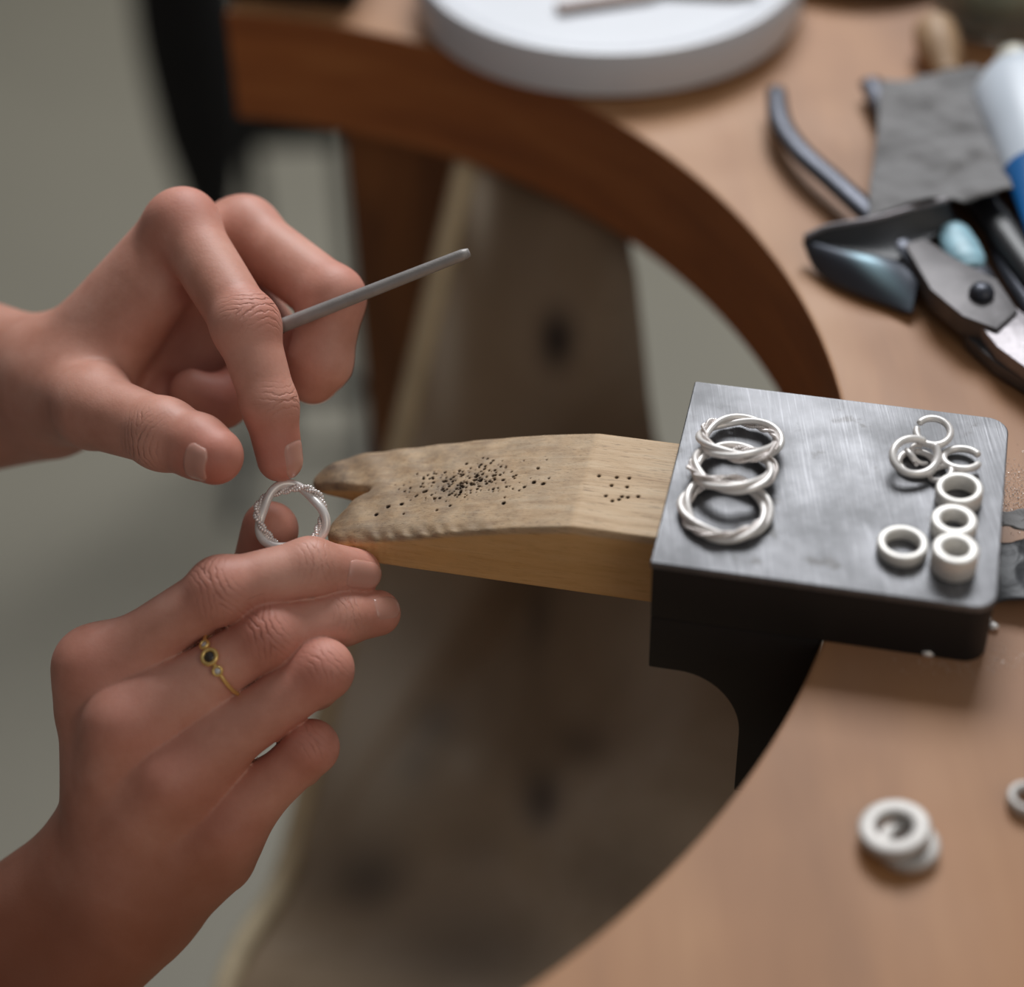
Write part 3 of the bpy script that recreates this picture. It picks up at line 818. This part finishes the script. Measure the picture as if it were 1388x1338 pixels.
js = hr.Fg[1][0]; nail(hr, hand_r, js[2], js[3], nR*0.95+UP*0.0+RT*0.2, 0.66, 1.4, 0.55, lift=0.25)
js = hr.Fg[0][0]; nail(hr, hand_r, js[2], js[3], nR*0.8-UP*0.25+RT*0.2, 0.55, 1.4, 0.65)
js = hr.Fg[4][0]; nail(hr, hand_r, js[2], js[3], (FW*0.8-RT*0.6), 0.4, 1.25, 0.8)
# --- upper (left) hand: thumb towards the camera
nL = UP*0.55+RT*0.45+CAMN*0.55; nL /= np.linalg.norm(nL)
nM = UP*0.6+RT*0.8; nM /= np.linalg.norm(nM)
nT = -UP*0.45-RT*0.15+CAMN*0.85; nT /= np.linalg.norm(nT)
L_f = [
 dict(n=nL, k=7, j=[(248, 305, 24, 10.2), (333, 442, 2, 9.5), (366, 550, -2, 8.2), (379, 622, 1, 6.9)], bumps=[(0, 1.0, 10.0, 6), (1, 0.5, 9.6, 4)],
      fold=[(1, 1.0), (2, 0.5)], red=[(0, .7, 12), (1, .6, 10), (3, .9, 12)]),
 dict(n=nM, k=7, j=[(330, 314, 46, 10.4), (450, 404, 24, 10.2), (434, 490, 25, 9.8), (424, 514, 28, 8.0)], bumps=[(0, 1, 10.2, 6)], red=[(0, .5, 12), (1, .6, 12)]),
 dict(n=nM, k=7, j=[(300, 360, 62, 9.6), (390, 480, 44, 8.8), (300, 545, 36, 8.0), (260, 530, 34, 7.0)], red=[(2, .9, 16)]),
 dict(n=nM, k=7, j=[(240, 400, 72, 9.0), (310, 530, 60, 8.0), (250, 560, 46, 7.2), (225, 540, 44, 6.5)], red=[(2, .9, 14)]),
 dict(n=nT, k=7, j=[(130, 556, 14, 12.0), (222, 588, -2, 10.0), (268, 605, -8, 9.4), (291, 618, -12, 8.6)], bumps=[(1, 0.5, 10.2, 4)], fold=[(1, 0.8)], red=[(3, .9, 13), (2, .4, 12)]),
]
L_p = [((84, 520, 48, 17), (240, 320, 32, 12)), ((84, 515, 56, 17), (310, 330, 52, 12)), ((78, 520, 66, 16), (280, 380, 68, 12)), ((75, 530, 74, 15), (225, 415, 80, 11)),
       ((78, 530, 44, 17), (126, 548, 22, 13)), ((124, 510, 38, 12), (208, 402, 30, 9.5)), ((100, 500, 55, 14), (185, 410, 48, 9)), ((150, 480, 56, 12), (290, 440, 64, 14)), ((140, 520, 54, 14), (270, 510, 66, 14)),
       ((50, 508, 56, 18.5), (-120, 462, 96, 22)), ((64, 548, 60, 18), (-120, 566, 92, 24)), ((-120, 525, 92, 27), (-700, 620, 220, 38))]
hl = Hand(L_p, L_f)
hl.tan = [((-60, 520, 70), 0.7, 60), ((-300, 550, 120), 0.9, 140)]  # painted shade along the upper forearm
hand_l = build_hand(hl, 'hand', 'upper hand, pointing finger touching the ring')
js = hl.Fg[0][0]; nail(hl, hand_l, js[2], js[3], RT*0.8+CAMN*0.55+UP*0.1, 0.7, 1.42, 0.66)
js = hl.Fg[4][0]; nail(hl, hand_l, js[2], js[3], -RT*0.62-UP*0.32+CAMN*0.72, 0.62, 1.42, 0.75)

# gold ring on the middle finger
js = hr.Fg[1][0]; a, b = js[0], js[1]; t = 0.66
c = a+(b-a)*t; ax = (b-a)/np.linalg.norm(b-a); r = 9.2+0.75
g = empty('gold_ring', c, 'thin gold ring with a dark stone worn on the lower hand', 'ring')
tl = ax+RT*0.06; fr = frame_from(c, tl, np.cross(tl, nR))
th = np.linspace(0, 2*math.pi, 72, endpoint=False)
V, F = tube(fr(r*np.cos(th), r*np.sin(th), th*0), 0.62, 10, True); from_arrays('band', V, F, M_GOLD, g)
nn = nR-ax*np.dot(nR, ax); nn /= np.linalg.norm(nn); bb = np.cross(ax, nn); bb = bb if bb@UP > 0 else -bb
def setting(ang, ro, ri, stone, label):
    p = c+(nn*math.cos(ang)+bb*math.sin(ang))*(r-0.3); nd = nn*math.cos(ang)+bb*math.sin(ang)
    prof = [(ro*.8, -0.3), (ro, 0.5), (ro*.97, 1.0), ((ro+ri)/2, 1.35), (ri, 1.1), (ri, 0.2), (ri*.9, -0.3)]
    V, F = lathe(prof, 28, p, nd); o = from_arrays('bezel', V, F, M_GOLD, g)
    V, F = lathe([(0, 0.2), (ri*1.02, 0.2), (ri*1.0, 0.95), (ri*.6, 1.15), (0, 1.2)], 24, p, nd)
    o2 = from_arrays('stone', V, F, stone, o); weld(o2); o2['label'] = label
a0_ = 0.16
setting(a0_, 2.9, 1.65, M_STONE_D, 'round dark smoky stone')
setting(a0_+0.47, 1.75, 0.95, M_STONE_C, 'small clear stone')
setting(a0_-0.47, 1.75, 0.95, M_STONE_C, 'small clear stone')

#@@TOOLS
# ------------------------------------------------------------------ shears among the tools
def bar(path, w, name, mat, parent=None, n=14, ell=0.6): 
    V, F = tube(smooth_path(path), w, n, ellipse=ell); return from_arrays(name, V, F, mat, parent)
def smooth_path(P, k=10):
    P = np.asarray(P, float); out = []
    Q = np.vstack([2*P[0]-P[1], P, 2*P[-1]-P[-2]])
    for i in range(1, len(Q)-2):
        for s in np.linspace(0, 1, k, endpoint=False):
            a, b, c_, d_ = Q[i-1], Q[i], Q[i+1], Q[i+2]
            out.append(0.5*((2*b)+(-a+c_)*s+(2*a-5*b+4*c_-d_)*s*s+(-a+3*b-3*c_+d_)*s**3))
    out.append(Q[-2]); return np.array(out)
sh = empty('metal_shears', on_z(1330, 400, 0), 'grey steel hand shears with hooked handle ends lying open beside the abrasive paper', 'shears')
bar([on_z(1052, 122, 9), on_z(1058, 165, 9), on_z(1085, 205, 9), on_z(1135, 250, 9), on_z(1195, 305, 9), on_z(1262, 375, 8), on_z(1310, 408, 7)],
    np.interp(np.linspace(0, 1, 61), [0, .15, .7, 1], [3.6, 4.4, 4.8, 5.5]), 'handle', M_TOOLDARK, sh)
bar([on_z(1180, 112, 6), on_z(1192, 135, 6), on_z(1225, 200, 6), on_z(1280, 300, 6), on_z(1330, 390, 8)],
    np.interp(np.linspace(0, 1, 41), [0, .2, .7, 1], [4.4, 4.6, 5.0, 6.5]), 'handle', M_TOOLDARK, sh)
o = bar([on_z(1284, 300, 9.5), on_z(1302, 335, 10), on_z(1318, 366, 10)], np.interp(np.linspace(0, 1, 21), [0, .2, .5, .8, 1], [3.0, 5.8, 6.6, 6.4, 4.0]), 'handle_paint', M_BLUEPAINT, sh)
o['label'] = 'patch of chipped pale blue paint'
def plate(pxs, z0, z1, name, mat, parent, bev=0.8):
    bm = bmesh.new(); P = [on_z(x, y, z1) for x, y in pxs]
    prism(bm, [(p[0], p[1]) for p in P], z0, z1); bevel(bm, bev, 2, 40); return autosmooth(bm_obj(name, bm, mat, parent), 35)
plate([(1226, 330), (1252, 322), (1300, 352), (1352, 378), (1380, 420), (1352, 446), (1305, 428), (1262, 392)], 5, 13, 'pivot_plate', M_TOOL, sh)
plate([(1300, 428), (1350, 440), (1392, 480), (1480, 560), (1470, 600), (1395, 520), (1350, 492), (1312, 458)], 1, 6, 'blade', M_TOOL, sh)
plate([(1312, 420), (1372, 412), (1450, 470), (1560, 590), (1530, 600), (1420, 520), (1352, 470)], 6.2, 11.5, 'blade', M_BLADE, sh)
V, F = lathe([(0, 12), (4.2, 12), (4.2, 14.5), (3.2, 16.2), (1.2, 16.9), (0, 17)], 24, on_z(1330, 400, 13)*[1, 1, 0]); weld(from_arrays('rivet', V, F, M_TOOLDARK, sh))

# crumpled sheet of abrasive paper over the handles
def sheet(name, label, cat, pxs, z, mat, nu=40, nv=40, curl=None, thick=0.5, amp=2.5, seed=1, group=None, mat2=None, parent=None):
    A, B, C_, D_ = [np.asarray(on_z(x, y, zz)) for (x, y), zz in zip(pxs, z)]
    V = []
    for i in range(nu+1):
        u = i/nu
        for j in range(nv+1):
            v = j/nv; p = (A*(1-u)+B*u)*(1-v)+(D_*(1-u)+C_*u)*v
            q = Vector((p[0]*.055, p[1]*.055, seed))
            p = p+np.array([0, 0, amp*noise.noise(q)+amp*.45*noise.noise(q*2.7)])
            p[:2] += 1.6*amp*0.5*np.array([noise.noise(Vector((u*3, v*3, seed+5))), noise.noise(Vector((u*3, v*3, seed+9)))])
            if curl is not None: p = curl(p, u, v)
            V.append(p)
    F = [(i*(nv+1)+j, i*(nv+1)+j+1, (i+1)*(nv+1)+j+1, (i+1)*(nv+1)+j) for i in range(nu) for j in range(nv)]
    V = np.array(V); c = V.mean(0); 
    o = from_arrays(name, V, F, mat, parent, True, mats=[mat, mat2 or mat])
    if parent is None:
        o.data.transform(Matrix.Translation(-Vector(c)*MM)); o.location = Vector(c)*MM; tag(o, label, cat, group)
    s = o.modifiers.new('thickness', 'SOLIDIFY'); s.thickness = thick*MM; s.offset = 0; s.material_offset = 1 if mat2 else 0
    return o
def curl1(p, u, v):     # near edge lifts and rolls
    k = max(0, (v-0.74)/0.26)
    p = p.copy(); p[2] += 7*k*k*(0.35+0.65*u); p[1] -= 3*k; return p
sheet('abrasive_paper', 'crumpled matt grey abrasive paper lying over the tool handles', 'abrasive paper',
      [(1196, 106), (1340, 92), (1368, 270), (1176, 292)], [12, 12, 14, 15], M_ABR, 44, 44, curl1, 0.6, 4.0, 3, None, M_ABRDARK)
# dark curled strip in front of it
lf = empty('curled_sheet_metal', on_z(1180, 360, 0), 'dark curled piece of sheet metal with a bright rim, left of the shears pivot', 'sheet metal')
topc = [(1090, 322, 9), (1118, 309, 12), (1150, 303, 14), (1190, 296, 16), (1240, 282, 18), (1285, 271, 20), (1318, 266, 21)]
botc = [(1090, 330, 6), (1104, 362, 3), (1128, 384, 2), (1162, 400, 2), (1205, 416, 2), (1236, 425, 3), (1248, 412, 6)]
V = []; n_ = 40; k_ = 14
tp = smooth_path([on_z(*q) for q in topc], 8)[:n_+1]; bp = smooth_path([on_z(*q) for q in botc], 8)[:n_+1]
n_ = min(len(tp), len(bp))-1
sc = smooth_path([on_z(x, y, z) for x, y, z in ((1090, 326, 7), (1120, 335, 8), (1160, 345, 8), (1200, 352, 9), (1225, 362, 9), (1245, 385, 8), (1250, 408, 6))], 8)
for i in range(n_+1):
    u = i/n_; a, b = bp[i], sc[i]
    for j in range(k_+1):
        v = j/k_; p = a*(1-v)+b*v; p = p+np.array([0, 0, 5*math.sin(math.pi*v)*math.sin(math.pi*min(1, u*1.05))]); V.append(p)
F = [(i*(k_+1)+j, (i+1)*(k_+1)+j, (i+1)*(k_+1)+j+1, i*(k_+1)+j+1) for i in range(n_) for j in range(k_)]
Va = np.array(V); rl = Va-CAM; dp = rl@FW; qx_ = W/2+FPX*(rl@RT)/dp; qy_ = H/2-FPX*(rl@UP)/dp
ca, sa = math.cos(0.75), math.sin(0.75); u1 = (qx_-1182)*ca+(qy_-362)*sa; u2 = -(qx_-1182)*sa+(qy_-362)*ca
ML = Mat('dark_blued_leaf', s2l((66, 70, 80)), 0.5, 0.4); painted_glint = ML.n('ShaderNodeAttribute', attribute_name='worn').outputs['Fac']  # 'worn' holds the mask of the painted highlight
ML.color(ML.mix(s2l((66, 70, 80)), s2l((156, 186, 198)), painted_glint))  # elongated pale blue highlight painted into the leaf colour
o = from_arrays('lower_leaf', Va, F, ML.m, lf); vattr(o.data, 'worn', np.exp(-(u1/48)**2-(u2/11)**2), 'FLOAT'); s = o.modifiers.new('t', 'SOLIDIFY'); s.thickness = 0.0012; s.offset = 0  # this attribute masks the painted highlight, no real wear
V = []
for i in range(n_+1):
    a, b = sc[i] if i < n_*0.7 else sc[int(n_*0.7)]*(1-(i/n_-.7)/.3)+on_z(1300, 300, 12)*((i/n_-.7)/.3), tp[i]
    for j in range(k_+1):
        v = j/k_; p = a*(1-v)+b*v; p = p+np.array([0, 0, -2.5*math.sin(math.pi*v)]); V.append(p)
o = from_arrays('upper_leaf', np.array(V), F, M_ABRDARK, lf); s = o.modifiers.new('t', 'SOLIDIFY'); s.thickness = 0.0012; s.offset = 0
V, F2 = tube(tp, 1.1, 8); from_arrays('bright_rim', V, F2, M_BLADE, lf)['label'] = 'bright worn rim'
# second tool whose dark grip leaves the frame at the right
pl = empty('pliers', on_z(1380, 330, 0), 'dark handled pliers at the right edge behind the shears', 'pliers')
bar([on_z(1318, 258, 9), on_z(1350, 300, 9), on_z(1385, 350, 9), on_z(1450, 440, 9)], 6.2, 'grip', M_RUBBER, pl, ell=0.75)
bar([on_z(1352, 320, 4), on_z(1368, 362, 5), on_z(1395, 410, 5), on_z(1460, 500, 5)], 4.6, 'grip', M_TOOLDARK, pl, ell=0.75)
bar([on_z(1300, 225, 6), on_z(1318, 258, 9)], 5.0, 'jaw', M_TOOL, pl, ell=0.7)

# white tube with blue printing
tb = empty('squeeze_tube', on_z(1345, 100, 0), 'white and blue squeeze tube with a pale cap at the right edge', 'tube')
A = on_z(1380, 98, 14); B = on_z(1492, 330, 14); dd = (B-A)/np.linalg.norm(B-A)
V, F = lathe([(0, 0), (6.5, 0), (7.2, 2), (7.2, 10), (5.5, 12), (0, 12)], 28, A-dd*10, dd); weld(from_arrays('cap', V, F, mat_simple('cream_cap', (214, 208, 192), .4), tb))
ring_n = 36; V = []; sects = [(0, 6, 6), (4, 15, 12), (12, 20, 13), (40, 21, 13), (55, 21.5, 12), (66, 22, 11.5), (70, 22, 11), (95, 23, 6), (108, 24, 1.2)]
sd = np.cross(dd, [0, 0, 1.0]); sd /= np.linalg.norm(sd); upv = np.cross(sd, dd)
for (t, a_, b_) in sects:
    for k in range(ring_n):
        th = 2*math.pi*k/ring_n; V.append(A+dd*t+sd*a_*math.cos(th)+upv*(b_*math.sin(th)))
F = [(i*ring_n+k, i*ring_n+(k+1) % ring_n, (i+1)*ring_n+(k+1) % ring_n, (i+1)*ring_n+k) for i in range(len(sects)-1) for k in range(ring_n)]
F += [tuple(range(ring_n))[::-1], tuple(range((len(sects)-1)*ring_n, len(sects)*ring_n))]
o = from_arrays('tube_body', np.array(V), F, None, tb, mats=[M_TUBEW, M_BLUE])
for p in o.data.polygons:
    c_ = np.array(p.center)/MM+np.array(base_of(tb))/MM-A
    if (c_@sd) < -1 and (c_@dd) > 13: p.material_index = 0
    if (c_@dd) > 66: p.material_index = 1

# pale wooden tool handle and glass jar beyond it, black dish
wh = on_z(1268, 46, 9); we = on_z(1286, 110, 5); ax = (we-wh)/np.linalg.norm(we-wh)
V, F = lathe([(0, -8), (5, -7.4), (8.2, -3), (9, 4), (8.2, 14), (6, 20), (5.2, 26), (5, 28), (0, 28)], 28, wh, ax)
o = weld(from_arrays('wooden_handle', V, F, M_HANDLE)); tag(o, 'rounded pale wooden tool handle behind the abrasive paper', 'tool handle')
jc = on_z(1350, 22, 0)
jar = empty('glass_jar', jc, 'small glass jar of grey grit at the far right corner', 'jar')
V, F = lathe([(0, 0.2), (24, 0.2), (26, 2.5), (26, 34), (23, 38), (23, 44), (21.6, 44), (21.6, 37.5), (24.4, 33.5), (24.4, 3.5), (0, 2.2)], 48, jc); weld(from_arrays('glass_body', V, F, M_GLASS, jar))
V, F = lathe([(0, 2.6), (24.1, 3.8), (24.1, 20), (14, 22), (0, 21)], 40, jc); weld(from_arrays('grit', V, F, M_CONTENT, jar))
dc = on_z(1170, 6, 0)+np.array([3, 46, 0])
V, F = lathe([(0, 0), (40, 0), (47, 9), (46, 10), (39, 2), (0, 2)], 56, dc); o = weld(from_arrays('dark_dish', V, F, M_BLACKMETAL)); tag(o, 'shallow dark metal dish at the top edge right of the white dish', 'dish')
# white dish
wd = np.array([45.5, 772.0, 0])
V, F = lathe([(0, 0), (75, 0), (79, 2.5), (79, 18), (77.5, 20), (74, 20.4), (70.5, 19), (69, 15), (0, 14.5)], 96, wd)
o = weld(from_arrays('white_dish', V, F, M_DISH)); tag(o, 'round white shallow dish standing on the far side of the bench', 'dish'); autosmooth(o, 40)
G5 = 'dull metal strips lying in the white dish'
for i, (x, y, rz, ln, lb) in enumerate(((46, 743, 0.25, 24, 'left dull metal strip lying in the white dish'), (78, 748, -0.15, 26, 'right dull metal strip lying in the white dish'))):
    bm = bmesh.new(); R_ = Matrix.Rotation(rz, 3, 'Z'); p0 = Vector((x, y, 0))
    prism(bm, [(-ln, -3), (ln*.6, -3.4), (ln, 0), (ln*.6, 3.2), (-ln, 2.6)], 15.2, 17.6, lambda a_, b_, c_: p0+R_@Vector((a_, b_, c_)))
    bevel(bm, .5); tag(bm_obj('metal_strip', bm, M_BROWNITEM), lb, 'metal strip', G5)

# scraps and filings right of the block
def curl2(p, u, v):
    p = p.copy(); p[2] = max(0.6, p[2]); return p
sheet('emery_scrap', 'dark grey crumpled emery scrap against the right end of the block', 'abrasive paper', [(1352, 735), (1440, 730), (1450, 800), (1346, 824)], [6, 8, 8, 3], M_ABRDARK, 26, 26, curl2, 0.6, 3.0, 12)
sheet('emery_scrap', 'small light grey crumpled scrap above the dark emery scrap', 'abrasive paper', [(1354, 690), (1430, 680), (1440, 716), (1358, 712)], [9, 9, 11, 10], M_ABR, 20, 20, curl2, 0.6, 3.0, 17)
G6 = 'little silver offcuts along the near foot of the block'
cl = ['silver offcut at the near foot of the block, leftmost of the row', 'second silver offcut from the left at the foot of the block', 'third silver offcut along the foot of the block', 'largest silver offcut near the block corner', 'silver offcut just right of the block corner', 'rightmost silver offcut beyond the block corner']
for i, (x, y, r_) in enumerate(((1258, 885, 1.5), (1283, 880, 1.0), (1300, 884, 1.3), (1326, 872, 1.9), (1346, 850, 1.3), (1337, 840, 1.2))):
    bm = bmesh.new(); bmesh.ops.create_icosphere(bm, subdivisions=2, radius=r_)
    c_ = Vector(on_z(x, y, r_*0.5)); c_.z = r_*0.75
    for v in bm.verts: v.co = Vector((v.co.x*1.2, v.co.y, v.co.z*0.75))*(1+0.45*noise.noise(v.co*1.1+Vector((i*5, 0, 0)))); 
    o = bm_obj('silver_offcut', bm, M_SILVER, None, True); o.location = c_*MM; tag(o, cl[i], 'silver offcut', G6)
V = []; F = []
for i in range(1500):
    if i < 1100: px_, py_ = rng.normal(1374, 22), rng.normal(668, 22)
    else: px_, py_ = rng.normal(1320, 45), rng.normal(892, 14)
    p = on_z(px_, py_, 0.2); q_ = p-O; bx, by = q_@EX, q_@EY
    if BX0-1 < bx < BX1+.6 and BY0-.6 < by < BY1+.6: continue
    if math.hypot(bx, by) < CUT_R+2: continue
    s_ = rng.uniform(0.07, 0.24); n0 = len(V)
    rot = Matrix.Rotation(rng.uniform(0, 6), 3, Vector(rng.normal(size=3)).normalized())
    for a_ in ((1, 0, 0), (-.6, .8, 0), (-.6, -.8, 0.2), (0, 0, .9)): V.append(p+np.array(rot@Vector(a_))*s_+[0, 0, s_*.3])
    F += [(n0, n0+1, n0+2), (n0, n0+1, n0+3), (n0+1, n0+2, n0+3), (n0+2, n0, n0+3)]
o = from_arrays('metal_filings', np.array(V), F, M_SILVER, None, False); tag(o, 'silver filings scattered on the bench right of the block', 'filings', None, 'stuff')

# ------------------------------------------------------------------ open metal stand on the floor beyond the bench
RY = 1500.0
def rx(px_, py_): return on_y(px_, py_, RY)
rk = empty('metal_stand', (rx(330, 100)[0], RY, FLOOR_Z), 'open black metal stand on the floor beyond the bench', 'stand')
x0, x1, zt_ = rx(262, 80)[0], rx(452, 80)[0], rx(330, 176)[2]
def sbox(a, b, c_, d, e_, f, nm):
    bm = bmesh.new(); prism(bm, [(a, c_), (b, c_), (b, d), (a, d)], e_, f); bevel(bm, 1); bm_obj(nm, bm, M_BLACKMETAL, rk)
for x in (x0, rx(325, 80)[0], x1): sbox(x-6, x+6, RY-6, RY+6, FLOOR_Z, zt_, 'post')
sbox(x0-6, x1+6, RY-8, RY+8, zt_-14, zt_+32, 'top_rail'); sbox(x0-6, x1+6, RY-5, RY+5, FLOOR_Z+50, FLOOR_Z+66, 'low_rail')
for x in (x0, x1): sbox(x-6, x+6, RY-120, RY+120, FLOOR_Z+.2, FLOOR_Z+14, 'foot')
sbox(x0-6, x0+6, RY-6, RY+6, zt_+24, -90, 'mast')
# black bag hanging on the rack's left end
bc = rx(275, 60); V = []; N1, N2 = 28, 40
for i in range(N1+1):
    v = i/N1; z = -150-460*v
    hw = 37*(0.75+0.3*math.sin(math.pi*min(1, v*0.9+.1)))*(1-0.62*max(0, v-.70)/.30)
    for k in range(N2):
        th = 2*math.pi*k/N2; rr_ = 1+0.10*noise.noise(Vector((math.cos(th)*2, math.sin(th)*2, v*5)))
        V.append((bc[0]+hw*math.cos(th)*rr_, RY-62+40*math.sin(th)*rr_*(0.5+.5*math.sin(math.pi*min(1, v+.2))), z))
F = [(i*N2+k, i*N2+(k+1) % N2, (i+1)*N2+(k+1) % N2, (i+1)*N2+k) for i in range(N1) for k in range(N2)]+[tuple(range(N2))[::-1], tuple(range(N1*N2, N1*N2+N2))]
bagE = empty('black_bag', (bc[0], RY-62, -530), 'slack black cloth bag hanging from the mast of the stand', 'bag')
from_arrays('bag_body', np.array(V), F, M_FABRIC, bagE)
Vt, Ft = tube(smooth_path([(bc[0]-18, RY-62, -155), (bc[0]-12, RY-45, -110), (bc[0]+2, RY-3, -84), (bc[0]+14, RY-45, -110), (bc[0]+18, RY-62, -155)]), 4, 10)
from_arrays('strap', Vt, Ft, M_FABRIC, bagE)
# black tool case near the far edge of the bench
bm = bmesh.new(); cA = on_z(318, -2, 0); 
qx = (cA-O)@EX; qy = (cA-O)@EY
prism(bm, rr_pts(-13, 40, 282, 360, 3, 3), 0.1, 30, L); bevel(bm, 2, 2, 50); tc = bm_obj('tool_case', bm, M_BLACKMETAL); tag(tc, 'black case on the far corner of the bench left of the white dish', 'case'); autosmooth(tc)
